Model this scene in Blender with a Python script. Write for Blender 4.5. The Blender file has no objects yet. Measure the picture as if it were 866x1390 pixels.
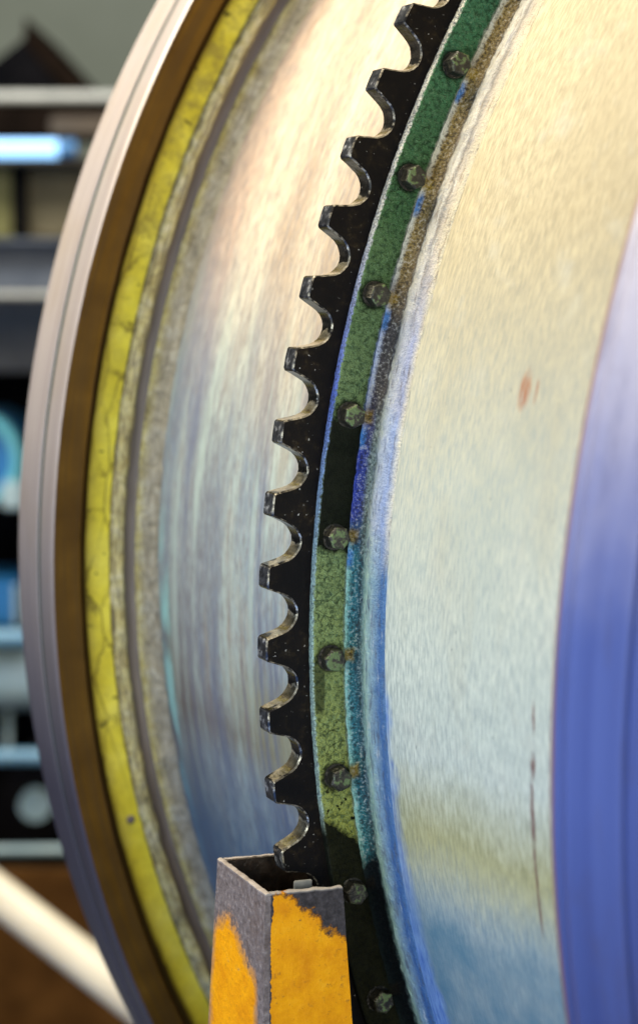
import bpy, bmesh, math, random
from mathutils import Vector, Matrix, noise as mn
random.seed(7)
S = bpy.context.scene
COL = S.collection
PI = math.pi

# ------------------------------------------------------------------ camera frame
F = 2600.0            # focal length in photo pixels (photo 866 x 1390)
CX, CY = 433.0, 650.0
PITCH = math.atan(0.09464655 / 0.90714683)
CAMZ = 1.62
RIGHT = Vector((1, 0, 0))
FWD = Vector((0, math.cos(PITCH), -math.sin(PITCH)))
DOWN = Vector((0, -math.sin(PITCH), -math.cos(PITCH)))
CAM = Vector((0, 0, CAMZ))

def w(p):
    return RIGHT * p[0] + DOWN * p[1] + FWD * p[2]

def at(px, py, z):
    return CAM + w(((px - CX) / F * z, (py - CY) / F * z, z))

# drum frame: x = outward toward the left, y = down, z = along the axis toward the camera
AX = w((0.41003251, 0.09464655, -0.90714683)).normalized()
UX = w((-0.91123743, 0.0, -0.41188147)).normalized()
VX = AX.cross(UX).normalized()
CEN = CAM + w((0.87399953, 0.08193956, 1.79852017))
DM = Matrix((UX, VX, AX)).transposed().to_4x4()
DM.translation = CEN

def drum_pt(u, v, t):
    return CEN + UX * u + VX * v + AX * t

# ------------------------------------------------------------------ node helper
class NT:
    def __init__(self, name):
        self.m = bpy.data.materials.new(name)
        self.m.use_nodes = True
        self.t = self.m.node_tree
        self.b = self.t.nodes['Principled BSDF']
        self._tc = None

    def n(self, kind):
        return self.t.nodes.new('ShaderNode' + kind)

    def put(self, sock, val):
        if isinstance(val, bpy.types.NodeSocket):
            self.t.links.new(val, sock)
        elif isinstance(val, (tuple, list)):
            v = tuple(val)
            if len(v) == 3 and sock.type == 'RGBA':
                v = v + (1.0,)
            sock.default_value = v
        else:
            sock.default_value = val

    def obj(self):
        if not self._tc:
            self._tc = self.n('TexCoord')
        return self._tc.outputs['Object']

    def uv(self):
        nd = self.n('UVMap')
        nd.uv_map = 'UVMap'
        return nd.outputs[0]

    def sep(self, v):
        nd = self.n('SeparateXYZ')
        self.put(nd.inputs[0], v)
        return nd.outputs

    def comb(self, x, y, z=0.0):
        nd = self.n('CombineXYZ')
        for i, a in enumerate((x, y, z)):
            self.put(nd.inputs[i], a)
        return nd.outputs[0]

    def math(self, op, a, b=0.0, clamp=False):
        nd = self.n('Math')
        nd.operation = op
        nd.use_clamp = clamp
        self.put(nd.inputs[0], a)
        self.put(nd.inputs[1], b)
        return nd.outputs[0]

    def add(self, a, b): return self.math('ADD', a, b)
    def sub(self, a, b): return self.math('SUBTRACT', a, b)
    def mul(self, a, b): return self.math('MULTIPLY', a, b)
    def mx(self, a, b): return self.math('MAXIMUM', a, b)
    def mn(self, a, b): return self.math('MINIMUM', a, b)

    def scale(self, v, x, y, z=1.0):
        nd = self.n('VectorMath')
        nd.operation = 'MULTIPLY'
        self.put(nd.inputs[0], v)
        nd.inputs[1].default_value = (x, y, z)
        return nd.outputs[0]

    def noise(self, v, sc, det=4.0, rough=0.55, dist=0.0):
        nd = self.n('TexNoise')
        self.put(nd.inputs['Vector'], v)
        nd.inputs['Scale'].default_value = sc
        nd.inputs['Detail'].default_value = det
        nd.inputs['Roughness'].default_value = rough
        nd.inputs['Distortion'].default_value = dist
        return nd.outputs['Fac']

    def voro(self, v, sc, feature='DISTANCE_TO_EDGE'):
        nd = self.n('TexVoronoi')
        nd.feature = feature
        self.put(nd.inputs['Vector'], v)
        nd.inputs['Scale'].default_value = sc
        return nd.outputs['Distance']

    def mr(self, x, a, b, c=0.0, d=1.0, smooth=False):
        nd = self.n('MapRange')
        nd.clamp = True
        if smooth:
            nd.interpolation_type = 'SMOOTHSTEP'
        for i, q in enumerate((x, a, b, c, d)):
            self.put(nd.inputs[i], q)
        return nd.outputs[0]

    def band(self, x, lo, hi, e):
        """1 inside lo..hi with soft edges e"""
        return self.mul(self.mr(x, lo - e, lo + e), self.mr(x, hi - e, hi + e, 1.0, 0.0))

    def ramp(self, x, stops, interp='LINEAR'):
        nd = self.n('ValToRGB')
        cr = nd.color_ramp
        cr.interpolation = interp
        while len(cr.elements) < len(stops):
            cr.elements.new(0.5)
        for e, (p, c) in zip(cr.elements, stops):
            e.position = p
            e.color = tuple(c) + (1.0,) if len(c) == 3 else c
        self.put(nd.inputs[0], x)
        return nd.outputs[0]

    def mix(self, f, a, b, mode='MIX'):
        nd = self.n('Mix')
        nd.data_type = 'RGBA'
        nd.blend_type = mode
        self.put(nd.inputs[0], f)
        self.put(nd.inputs[6], a)
        self.put(nd.inputs[7], b)
        return nd.outputs[2]

    def bump(self, h, strength=0.5, dist=0.002):
        nd = self.n('Bump')
        nd.inputs['Strength'].default_value = strength
        nd.inputs['Distance'].default_value = dist
        self.put(nd.inputs['Height'], h)
        self.t.links.new(nd.outputs[0], self.b.inputs['Normal'])

    def out(self, col=None, rough=None, metal=None, coat=None, coat_rough=None, spec=None, emis=None, estr=None):
        for k, v in (('Base Color', col), ('Roughness', rough), ('Metallic', metal), ('Coat Weight', coat),
                     ('Coat Roughness', coat_rough), ('Specular IOR Level', spec),
                     ('Emission Color', emis), ('Emission Strength', estr)):
            if v is not None:
                self.put(self.b.inputs[k], v)
        return self.m

# ------------------------------------------------------------------ object helpers
def link(name, me, mat, parent=None, smooth=40):
    o = bpy.data.objects.new(name, me)
    COL.objects.link(o)
    if mat:
        me.materials.append(mat)
    if smooth:
        for p in me.polygons:
            p.use_smooth = True
        me.set_sharp_from_angle(angle=math.radians(smooth))
    if parent:
        o.parent = parent
    return o

def from_bm(name, bm, mat, parent=None, smooth=40):
    me = bpy.data.meshes.new(name)
    bmesh.ops.recalc_face_normals(bm, faces=bm.faces)
    bm.to_mesh(me)
    bm.free()
    return link(name, me, mat, parent, smooth)

def thing(name, label, cat, loc=(0, 0, 0), group=None):
    o = bpy.data.objects.new(name, None)
    o.empty_display_size = 0.1
    COL.objects.link(o)
    o.location = loc
    o['label'] = label
    o['category'] = cat
    if group:
        o['group'] = group
    return o

def tag(o, label, cat, group=None):
    o['label'] = label
    o['category'] = cat
    if group:
        o['group'] = group
    return o

def angles(step, lo=-0.75, hi=0.95, coarse=0.05):
    n = int(round((hi - lo) / step))
    A = [lo + (hi - lo) * i / n for i in range(n)]
    rest = 2 * PI - (hi - lo)
    m = int(round(rest / coarse))
    A += [hi + rest * i / m for i in range(m)]
    return A

def lathe(name, prof, mat, parent, step=0.01, disp=None, smooth=35, refine=1):
    """prof: list of (t, r, v); UV = (angle, v)."""
    P = []
    for i in range(len(prof) - 1):
        a, b = prof[i], prof[i + 1]
        k = refine if refine > 1 else 1
        for j in range(k):
            f = j / k
            P.append(tuple(a[q] + (b[q] - a[q]) * f for q in range(3)))
    P.append(tuple(prof[-1]))
    A = angles(step)
    nA, nP = len(A), len(P)
    verts = []
    for ph in A:
        for (t, r, v) in P:
            if disp:
                dt, dr = disp(ph, v)
                t, r = t + dt, r + dr
            verts.append((r * math.cos(ph), -r * math.sin(ph), t))
    faces, uvs = [], []
    for i in range(nA):
        j = (i + 1) % nA
        a0 = A[i]
        a1 = A[j] if j else A[0] + 2 * PI
        for k in range(nP - 1):
            faces.append((i * nP + k, i * nP + k + 1, j * nP + k + 1, j * nP + k))
            uvs += [(a0, P[k][2]), (a0, P[k + 1][2]), (a1, P[k + 1][2]), (a1, P[k][2])]
    me = bpy.data.meshes.new(name)
    me.from_pydata(verts, [], faces)
    ul = me.uv_layers.new(name='UVMap')
    for l, c in zip(ul.data, uvs):
        # shift so that the seam is on the hidden side
        x = c[0] if c[0] < PI + 0.03 else c[0]
        l.uv = (x, c[1])
    me.update()
    # make normals face outward (away from axis / toward +t)
    f = me.polygons[nP // 2 if nP > 2 else 0]
    o = link(name, me, mat, parent, smooth)
    bm = bmesh.new()
    bm.from_mesh(me)
    bmesh.ops.recalc_face_normals(bm, faces=bm.faces)
    bm.to_mesh(me)
    bm.free()
    return o

def n3(x, y, z):
    return mn.noise(Vector((x, y, z)))

def fbm(x, y, z, o=3):
    s, a = 0.0, 1.0
    for i in range(o):
        s += a * n3(x, y, z)
        x, y, z, a = x * 2.1, y * 2.1, z * 2.1, a * 0.5
    return s

# ------------------------------------------------------------------ bolt and tooth layout
N_TOOTH = 118
D_TOOTH = 2 * PI / N_TOOTH
PH_TIP = 0.4374 - 6 * (0.05348 - D_TOOTH)      # centre of the first tooth tip
N_BOLT = 67
D_BOLT = 2 * PI / N_BOLT
PH_BOLT = 0.418135 - 3.5 * (0.0938944 - D_BOLT)
R_BOLT = 0.95295
T_FL = 0.0082

# ================================================================== MATERIALS
def mat_front_drum():
    q = NT('pale_drum_paint')
    uv = q.uv()
    s = q.sep(uv)
    ph, t = s[0], s[1]
    ob = q.obj()
    big = q.noise(ob, 6.0, 5)
    mid = q.noise(ob, 28.0, 5, 0.6)
    grain = q.noise(q.scale(uv, 80, 620), 1.0, 4, 0.66)
    grain2 = q.noise(q.scale(uv, 60, 300), 1.0, 5, 0.70)
    col = q.ramp(big, [(0.3, (0.315, 0.28, 0.195)), (0.55, (0.385, 0.345, 0.24)), (0.75, (0.36, 0.325, 0.235))])
    # warm light above and cool light below, put into the base colour
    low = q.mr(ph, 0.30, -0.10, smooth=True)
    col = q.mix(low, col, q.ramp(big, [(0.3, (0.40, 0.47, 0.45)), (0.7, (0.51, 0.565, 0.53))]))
    # rubbed grain
    g = q.mr(q.add(q.mul(grain, 0.6), q.mul(grain2, 0.4)), 0.43, 0.57)
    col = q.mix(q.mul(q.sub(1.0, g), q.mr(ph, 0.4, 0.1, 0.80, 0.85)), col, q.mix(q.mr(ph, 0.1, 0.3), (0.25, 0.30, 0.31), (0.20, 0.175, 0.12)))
    flk = q.mr(mid, 0.56, 0.72)
    col = q.mix(q.mul(flk, 0.30), col, (0.36, 0.38, 0.36))
    sl = q.noise(q.scale(uv, 3.0, 520), 1.0, 2, 0.5)
    slm = q.mul(q.mr(sl, 0.70, 0.74), q.mr(q.noise(q.scale(uv, 9, 30), 1.0, 3), 0.52, 0.60))
    col = q.mix(q.mul(slm, 0.55), col, (0.15, 0.14, 0.12))
    stn = q.mr(q.noise(q.scale(uv, 3.5, 11), 1.0, 5, 0.6), 0.50, 0.72)
    col = q.mix(q.mul(stn, 0.28), col, (0.30, 0.25, 0.15))
    # slanting olive reflection with blue light below it, painted into the colour
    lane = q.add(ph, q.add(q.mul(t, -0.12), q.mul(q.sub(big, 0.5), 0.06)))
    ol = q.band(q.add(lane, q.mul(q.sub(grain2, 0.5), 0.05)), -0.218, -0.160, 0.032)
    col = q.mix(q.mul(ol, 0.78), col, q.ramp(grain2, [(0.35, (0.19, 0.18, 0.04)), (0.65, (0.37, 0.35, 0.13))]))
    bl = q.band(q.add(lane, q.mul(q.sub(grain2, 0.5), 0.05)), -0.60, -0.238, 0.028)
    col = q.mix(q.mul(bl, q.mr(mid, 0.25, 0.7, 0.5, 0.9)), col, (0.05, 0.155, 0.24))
    # blue paint smeared off the weld
    edge = q.noise(q.comb(q.mul(ph, 9.0), q.mul(t, 6.0), 3.0), 1.0, 4)
    wd = q.add(q.mr(ph, 0.02, -0.26, 0.0, 0.034), q.mr(edge, 0.42, 0.7, 0.0, 0.022))
    tt = q.sub(t, q.add(0.038, wd))
    tt = q.add(tt, q.mul(q.sub(grain2, 0.5), 0.016))
    sm = q.mr(tt, -0.006, 0.006, 1.0, 0.0)
    sm = q.mul(sm, q.mr(ph, 0.34, 0.16))
    sm = q.mul(sm, q.mr(edge, 0.32, 0.5, 0.25, 1.0))
    col = q.mix(q.mul(sm, 0.95), col, q.ramp(grain2, [(0.35, (0.05, 0.13, 0.40)), (0.65, (0.20, 0.34, 0.60))]))
    # rusty scrapes
    def spot(p0, t0, rp, rt, soft=0.35):
        dx = q.math('DIVIDE', q.sub(q.add(ph, q.mul(q.sub(grain2, 0.5), 0.012)), p0), rp)
        dy = q.math('DIVIDE', q.sub(q.add(t, q.mul(q.sub(grain, 0.5), 0.005)), t0), rt)
        d = q.math('SQRT', q.add(q.mul(dx, dx), q.mul(dy, dy)))
        return q.mr(d, 1.0 - soft, 1.0 + soft, 1.0, 0.0)
    sc = None
    for a in SCRAPES:
        m = spot(*a)
        sc = m if sc is None else q.mx(sc, m)
    sc = q.mul(sc, q.mr(grain, 0.36, 0.5))
    col = q.mix(q.mul(sc, 0.95), col, q.mix(q.mr(ph, 0.0, 0.1), (0.11, 0.045, 0.045), (0.24, 0.105, 0.06)))
    pit = q.mr(q.noise(q.scale(uv, 120, 200), 1.0, 2), 0.70, 0.76)
    col = q.mix(q.mul(pit, 0.6), col, (0.12, 0.14, 0.14))
    q.bump(q.add(q.mul(grain, 0.6), q.mul(mid, 0.8)), 0.35, 0.0012)
    return q.out(col, q.mr(mid, 0.3, 0.7, 0.5, 0.66), 0.0, spec=0.3)

def mat_back_drum():
    q = NT('stained_drum_paint')
    uv = q.uv()
    s = q.sep(uv)
    ph, t = s[0], s[1]
    ob = q.obj()
    st = q.noise(q.scale(uv, 2.2, 15), 1.0, 6, 0.58)
    st2 = q.noise(q.scale(uv, 60, 170), 1.0, 5, 0.68)
    big = q.noise(ob, 5.0, 5)
    fine = q.noise(q.scale(uv, 60, 260), 1.0, 3)
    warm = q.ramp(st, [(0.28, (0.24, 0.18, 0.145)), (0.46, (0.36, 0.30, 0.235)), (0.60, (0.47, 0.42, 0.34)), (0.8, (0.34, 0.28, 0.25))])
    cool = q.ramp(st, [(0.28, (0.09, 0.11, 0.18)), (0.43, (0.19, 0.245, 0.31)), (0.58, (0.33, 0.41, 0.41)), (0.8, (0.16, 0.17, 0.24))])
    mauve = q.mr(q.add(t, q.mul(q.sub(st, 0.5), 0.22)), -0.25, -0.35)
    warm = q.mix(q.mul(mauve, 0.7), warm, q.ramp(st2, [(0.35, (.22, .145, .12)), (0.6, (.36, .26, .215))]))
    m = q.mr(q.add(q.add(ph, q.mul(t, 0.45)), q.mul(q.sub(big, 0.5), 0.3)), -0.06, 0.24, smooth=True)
    col = q.mix(m, cool, warm)  # tan-to-blue change of the lighting, carried by the base colour
    col = q.mix(q.mr(st2, 0.40, 0.54, 0.50, 0.0), col, (0.17, 0.165, 0.18))
    sc2 = q.noise(q.scale(uv, 45, 380), 1.0, 4, 0.6)
    col = q.mix(q.mr(sc2, 0.42, 0.52, 0.35, 0.0), col, (0.16, 0.15, 0.15))
    col = q.mix(q.mr(fine, 0.5, 0.75, 0.0, 0.25), col, (0.62, 0.62, 0.58))
    # brown run-off close to the weld
    br = q.mul(q.mr(q.add(t, q.mul(q.sub(st2, 0.5), 0.06)), -0.34, -0.27, 1.0, 0.0), q.mr(ph, -0.02, -0.12))
    col = q.mix(q.mul(br, q.mr(st, 0.35, 0.6, 0.35, 0.85)), col, (0.11, 0.085, 0.07))
    sm = q.mul(q.band(q.add(ph, q.mul(q.sub(big, 0.5), 0.05)), -0.195, -0.155, 0.02), q.mr(q.add(t, q.mul(q.sub(st2, 0.5), 0.1)), -0.30, -0.12, 1.0, 0.0))
    olv = q.mul(q.band(q.add(ph, q.mul(q.sub(big, 0.5), 0.06)), -0.20, -0.11, 0.025), q.mr(t, -0.26, -0.16))
    col = q.mix(q.mul(olv, 0.6), col, (0.24, 0.23, 0.11))
    col = q.mix(q.mul(sm, 0.85), col, (0.085, 0.06, 0.045))
    vio = q.mul(q.band(q.add(t, q.mul(q.sub(st, 0.5), 0.10)), -0.345, -0.235, 0.035), q.band(q.add(ph, q.mul(q.sub(big, 0.5), 0.2)), -0.25, 0.16, 0.06))
    col = q.mix(q.mul(vio, q.mr(st2, 0.35, 0.6, 0.75, 0.40)), col, (0.115, 0.125, 0.17))
    sv = q.noise(q.scale(uv, 3.2, 42), 1.0, 6, 0.66)
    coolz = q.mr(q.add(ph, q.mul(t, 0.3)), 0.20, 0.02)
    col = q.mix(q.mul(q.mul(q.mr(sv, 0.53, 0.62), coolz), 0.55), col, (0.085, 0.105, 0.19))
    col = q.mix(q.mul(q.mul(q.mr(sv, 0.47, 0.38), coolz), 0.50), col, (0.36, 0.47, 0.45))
    brs = q.noise(q.scale(uv, 4.5, 30), 1.0, 5, 0.6)
    col = q.mix(q.mul(q.mr(brs, 0.56, 0.70), 0.45), col, (0.20, 0.135, 0.085))
    # thin teal streak
    tw = q.add(-0.377, q.add(q.mul(q.sub(st, 0.5), 0.03), q.mr(ph, -0.1, -0.32, 0.0, -0.010)))
    te = q.mul(q.band(q.add(q.sub(t, tw), q.mul(q.sub(st2, 0.5), 0.014)), -0.006, 0.014, 0.005), q.band(ph, -0.33, 0.0, 0.03))
    te = q.mul(te, q.mr(q.noise(q.scale(uv, 16, 40), 1.0, 3), 0.40, 0.56))
    col = q.mix(q.mul(te, 0.8), col, (0.27, 0.55, 0.53))
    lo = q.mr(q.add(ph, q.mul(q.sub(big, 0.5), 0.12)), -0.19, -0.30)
    col = q.mix(q.mul(lo, q.mr(st2, 0.35, 0.62, 0.92, 0.6)), col, (0.035, 0.095, 0.19))  # blue light on the lowest part, tinted into the drum colour
    q.bump(q.add(q.mul(st2, 0.5), fine), 0.3, 0.0012)
    return q.out(col, q.mr(st2, 0.3, 0.7, 0.34, 0.55), 0.0, spec=0.5)

def mat_weld():
    q = NT('weld_bead_paint')
    uv = q.uv()
    s = q.sep(uv)
    ph, v = s[0], s[1]
    n1 = q.noise(q.scale(uv, 120, 4.5), 1.0, 4, 0.65)
    n2 = q.noise(q.scale(uv, 30, 2.0), 1.0, 4, 0.6)
    sp = q.noise(q.obj(), 420.0, 3, 0.7)
    vv = q.add(v, q.add(q.mul(q.sub(n1, 0.5), 0.10), q.mul(q.sub(n2, 0.5), 0.10)))
    T = q.ramp(vv, [(0.0, (.66, .66, .56)), (.13, (.62, .61, .5)), (.2, (.27, .19, .05)), (.43, (.19, .135, .055)), (.47, (.06, .05, .035)), (.52, (.42, .40, .34)), (.72, (.44, .43, .40)), (.78, (.20, .19, .18)), (.84, (.36, .33, .29)), (1.0, (.42, .39, .30))])
    M = q.ramp(vv, [(0.0, (.05, .08, .36)), (.1, (.02, .045, .34)), (.26, (.03, .05, .24)), (.36, (.16, .21, .19)), (.42, (.20, .26, .22)), (.52, (.30, .36, .33)), (.66, (.37, .43, .52)), (.85, (.22, .30, .52)), (1.0, (.48, .48, .42))])
    L = q.ramp(vv, [(0.0, (.30, .52, .46)), (.1, (.24, .50, .46)), (.2, (.02, .16, .20)), (.38, (.012, .065, .085)), (.48, (.22, .36, .32)), (.60, (.30, .44, .37)), (.74, (.22, .34, .42)), (.9, (.05, .13, .32)), (1.0, (.07, .16, .34))])
    K = q.ramp(vv, [(0.0, (.22, .30, .56)), (.12, (.40, .46, .60)), (.2, (.06, .055, .06)), (.42, (.075, .065, .055)), (.46, (.04, .04, .05)), (.52, (.34, .36, .33)), (.7, (.34, .37, .44)), (.88, (.24, .28, .44)), (1.0, (.42, .40, .33))])
    wob = q.mul(q.sub(q.noise(q.scale(uv, 14, 1), 1.0, 3), 0.5), 0.12)
    pw = q.add(ph, wob)
    col = q.mix(q.mr(pw, 0.12, 0.15), M, K)
    col = q.mix(q.mr(pw, 0.20, 0.28), col, T)
    col = q.mix(q.mr(pw, 0.055, 0.015), col, L)
    # marks repeating at the bolts: ochre chip beside the bolt, blue dab beneath it
    fr = q.math('WRAP', q.sub(ph, PH_BOLT), D_BOLT / 2)
    fr.node.inputs[2].default_value = -D_BOLT / 2
    och = q.mul(q.band(q.add(fr, q.mul(q.sub(n1, 0.5), 0.01)), -0.004, 0.006, 0.002), q.mr(vv, 0.30, 0.22))
    blu = q.mul(q.band(q.add(fr, q.mul(q.sub(n1, 0.5), 0.012)), -0.024, -0.009, 0.003), q.mr(vv, 0.22, 0.15))
    blu = q.mul(blu, q.mr(ph, -0.02, 0.02))
    col = q.mix(q.mul(och, 0.85), col, (.32, .22, .02))
    col = q.mix(q.mul(blu, 0.9), col, (.03, .17, .48))
    dark = q.mul(q.mr(sp, 0.50, 0.60), q.band(vv, 0.10, 0.50, 0.08))
    col = q.mix(q.mul(dark, 0.8), col, (.022, .022, .025))
    lite = q.mul(q.mr(sp, 0.46, 0.36), q.band(vv, 0.05, 0.55, 0.08))
    col = q.mix(q.mul(lite, 0.45), col, (.55, .56, .52))
    sp2 = q.noise(q.scale(uv, 42, 13), 1.0, 5, 0.72)
    d2 = q.mul(q.mr(sp2, 0.47, 0.36), q.band(vv, 0.40, 1.1, 0.06))
    col = q.mix(q.mul(d2, 0.75), col, q.mix(q.mr(ph, 0.3, 0.1), (.17, .13, .09), (.08, .10, .15)))
    l2 = q.mul(q.mr(sp2, 0.58, 0.68), q.band(vv, 0.42, 0.95, 0.06))
    col = q.mix(q.mul(l2, 0.6), col, (.58, .60, .60))
    # oil at the bottom of the wheel
    oil = q.mr(q.add(ph, q.mul(q.sub(n2, 0.5), 0.05)), -0.20, -0.225)
    oil = q.mul(oil, q.mr(vv, 0.52, 0.38))
    col = q.mix(q.mul(oil, 0.98), col, (.004, .005, .007))
    crk = q.mul(q.mr(q.noise(q.scale(uv, 26, 9), 1.0, 4, 0.7), 0.57, 0.68), q.band(vv, 0.45, 0.85, 0.1))
    col = q.mix(q.mul(crk, 0.6), col, (.12, .13, .17))
    fl = q.mul(q.mr(q.noise(q.scale(uv, 60, 10), 1.0, 4, 0.7), 0.40, 0.32), q.band(vv, 0.42, 0.95, 0.08))
    col = q.mix(q.mul(fl, 0.55), col, (.16, .20, .24))
    q.bump(q.add(q.add(sp, sp2), q.mul(n1, 0.8)), 0.9, 0.0022)
    return q.out(col, 0.5, 0.0, spec=q.mr(oil, 0, 1, 0.25, 0.04))

def mat_flange():
    q = NT('wrinkled_green_paint')
    uv = q.uv()
    s = q.sep(uv)
    ph, v = s[0], s[1]
    ob = q.obj()
    n1 = q.noise(ob, 60, 4, 0.6)
    n2 = q.noise(ob, 260, 4, 0.65)
    wr = q.noise(ob, 330, 3, 0.6, 2.2)
    cr = q.voro(q.scale(ob, 1, 1, 1), 150)
    big = q.noise(ob, 14, 4)
    gcol = q.ramp(q.mr(q.add(ph, q.mul(q.sub(n1, 0.5), 0.12)), -0.25, 0.55),
                  [(0.0, (.36, .37, .06)), (.18, (.30, .36, .11)), (.35, (.22, .31, .13)), (.50, (.17, .255, .11)), (.68, (.065, .155, .06)), (.85, (.058, .185, .09)), (1.0, (.055, .20, .115))])  # hue drift along the ring is the light's tint, held in this ramp
    gcol = q.mix(q.mr(n2, 0.40, 0.52, 0.66, 0.0), gcol, (.008, .028, .012))
    gcol = q.mix(q.mr(wr, 0.54, 0.64, 0.0, 0.45), gcol, (.20, .33, .19))
    wl = q.mr(q.math('ABSOLUTE', q.sub(q.noise(ob, 250, 2, 0.5, 4.0), 0.5)), 0.0, 0.032, 0.80, 0.0)
    gcol = q.mix(wl, gcol, (.010, .032, .014))
    crk = q.mul(q.mr(q.add(cr, q.mul(q.sub(n2, 0.5), 0.05)), 0.0, 0.035, 1.0, 0.0), q.mr(big, 0.42, 0.58))
    gcol = q.mix(q.mul(crk, 0.3), gcol, (.012, .02, .008))
    # white or blue worn rim: v<0.2 is the outer edge, >0.9 the inner lip
    wear_light = q.ramp(q.mr(ph, -0.25, 0.55), [(0.0, (.40, .50, .38)), (.30, (.32, .48, .44)), (.42, (.20, .32, .55)), (.5, (.10, .17, .60)), (.56, (.20, .27, .60)), (.66, (.50, .52, .50)), (1.0, (.58, .58, .48))])
    gran = q.noise(ob, 520, 3, 0.7)
    wear_light = q.mix(q.mr(gran, 0.46, 0.60, 0.0, 0.75), wear_light, (.03, .035, .07))
    rim = q.mr(q.add(v, q.mul(q.sub(n2, 0.5), 0.10)), 0.165, 0.20, 1.0, 0.0)
    lip = q.mr(q.add(v, q.mul(q.sub(n2, 0.5), 0.16)), 0.93, 0.985)
    # oil patches
    e = q.add(ph, q.mul(q.sub(q.noise(ob, 90, 5, 0.65), 0.5), 0.035))
    o1 = q.band(e, 0.028, 0.138, 0.004)
    o2 = q.mr(q.add(e, q.mul(v, 0.034)), -0.164, -0.171)
    o3 = q.mul(q.band(e, -0.092, -0.055, 0.004), q.mr(q.add(v, q.mul(ph, -2.0)), 0.64, 0.58))
    spt = q.mul(q.mr(q.noise(ob, 180, 2), 0.64, 0.67), q.mr(ph, -0.10, -0.16))
    oil = q.mx(q.mx(o1, o2), q.mx(q.mul(o3, 0.75), spt))
    fr = q.math('WRAP', q.sub(ph, PH_BOLT), D_BOLT / 2)
    fr.node.inputs[2].default_value = -D_BOLT / 2
    dv = q.mul(q.sub(v, 0.60), 0.030)
    dr = q.math('SQRT', q.add(q.mul(q.mul(fr, 0.95), q.mul(fr, 0.95)), q.mul(dv, dv)))
    ring = q.mr(q.add(dr, q.mul(q.sub(n2, 0.5), 0.004)), 0.0100, 0.0128, 1.0, 0.0)
    oil = q.mx(oil, q.mul(ring, 0.9))
    oil_face = q.mul(oil, q.sub(1.0, q.mul(rim, q.mr(ph, -0.19, -0.17))))
    col = q.mix(rim, gcol, wear_light)
    col = q.mix(q.mul(lip, 0.8), col, wear_light)
    col = q.mix(q.mul(oil_face, 0.98), col, q.mix(q.mr(n1, 0.45, 0.7, 0.0, 0.5), (.003, .0035, .003), (.012, .013, .009)))
    q.bump(q.mul(q.add(q.add(wr, q.mul(n2, 0.6)), q.mul(crk, -0.6)), q.mr(oil_face, 0, 1, 1.0, 0.3)), 1.0, 0.0022)
    return q.out(col, q.mr(oil_face, 0.0, 1.0, 0.7, 0.45), 0.0, spec=q.mr(oil_face, 0, 1, 0.14, 0.05))

def mat_gear():
    q = NT('oily_black_steel')
    ob = q.obj()
    n1 = q.noise(ob, 30, 5, 0.6)
    n2 = q.noise(ob, 140, 4, 0.6)
    sp = q.noise(ob, 330, 2, 0.5)
    spm = q.mul(q.mr(sp, 0.695, 0.725), q.mr(n1, 0.45, 0.6))
    col = q.ramp(n1, [(0.35, (.004, .004, .005)), (.6, (.007, .006, .006)), (.8, (.018, .013, .008))])
    col = q.mix(q.mul(spm, 0.9), col, (.5, .5, .48))
    nz = q.sep(q._tc.outputs['Normal'])[2]
    face = q.mr(q.math('ABSOLUTE', nz), 0.45, 0.85)
    wet = q.mul(q.mr(n2, 0.62, 0.70), q.mr(n1, 0.5, 0.6))
    at_ = q.n('Attribute')
    at_.attribute_name = 'wear_light'
    wr = at_.outputs['Fac']
    n4 = q.noise(q.scale(ob, 1, 1, 0.4), 210, 4, 0.6)
    side = q.sub(1.0, face)
    worn = q.mul(side, q.mr(q.add(q.mul(wr, 0.8), q.add(q.mul(q.sub(n4, 0.5), 0.5), q.mul(q.sub(q.noise(ob, 75, 3, 0.55), 0.5), 1.1))), 0.34, 0.60))  # mask of worn steel together with the painted flank highlights
    edge = q.mul(q.mul(q.mul(q.mr(face, 0.15, 0.6), q.mr(face, 0.98, 0.7)), q.mr(n4, 0.45, 0.6)), 0.6)
    worn = q.mx(worn, edge)
    col = q.mix(q.mul(worn, 0.92), col, q.ramp(n4, [(0.3, (.30, .25, .17)), (.7, (.78, .72, .58))]))  # partly worn steel, partly the flank highlights painted as bright metal
    rad = q.math('SQRT', q.add(q.mul(q.sep(ob)[0], q.sep(ob)[0]), q.mul(q.sep(ob)[1], q.sep(ob)[1])))
    tip = q.mul(side, q.mr(rad, 0.9990, 0.9996))
    col = q.mix(q.mul(tip, q.mr(n4, 0.35, 0.62, 0.45, 1.0)), col, q.ramp(n2, [(0.38, (.012, .014, .020)), (.55, (.040, .043, .052)), (.68, (.22, .23, .25))]))
    up = q.mul(side, q.mr(wr, 0.2, 0.06))
    col = q.mix(q.mul(q.mul(up, q.sub(1.0, tip)), 0.8), col, q.ramp(n4, [(0.35, (.012, .011, .010)), (.65, (.05, .045, .04))]))
    dust = q.mul(q.mul(face, q.mr(n2, 0.5, 0.75)), q.mr(n1, 0.42, 0.62))
    col = q.mix(q.mul(dust, 0.22), col, (.10, .07, .03))
    q.bump(q.add(n2, q.mul(n1, 0.7)), 0.22, 0.0018)
    return q.out(col, q.mr(face, 0.0, 1.0, q.mr(n4, 0.3, 0.7, 0.10, 0.26), 0.40), q.mul(worn, 0.9), spec=q.mr(face, 0, 1, 0.55, q.mr(wet, 0, 1, 0.07, 0.35)))

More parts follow.
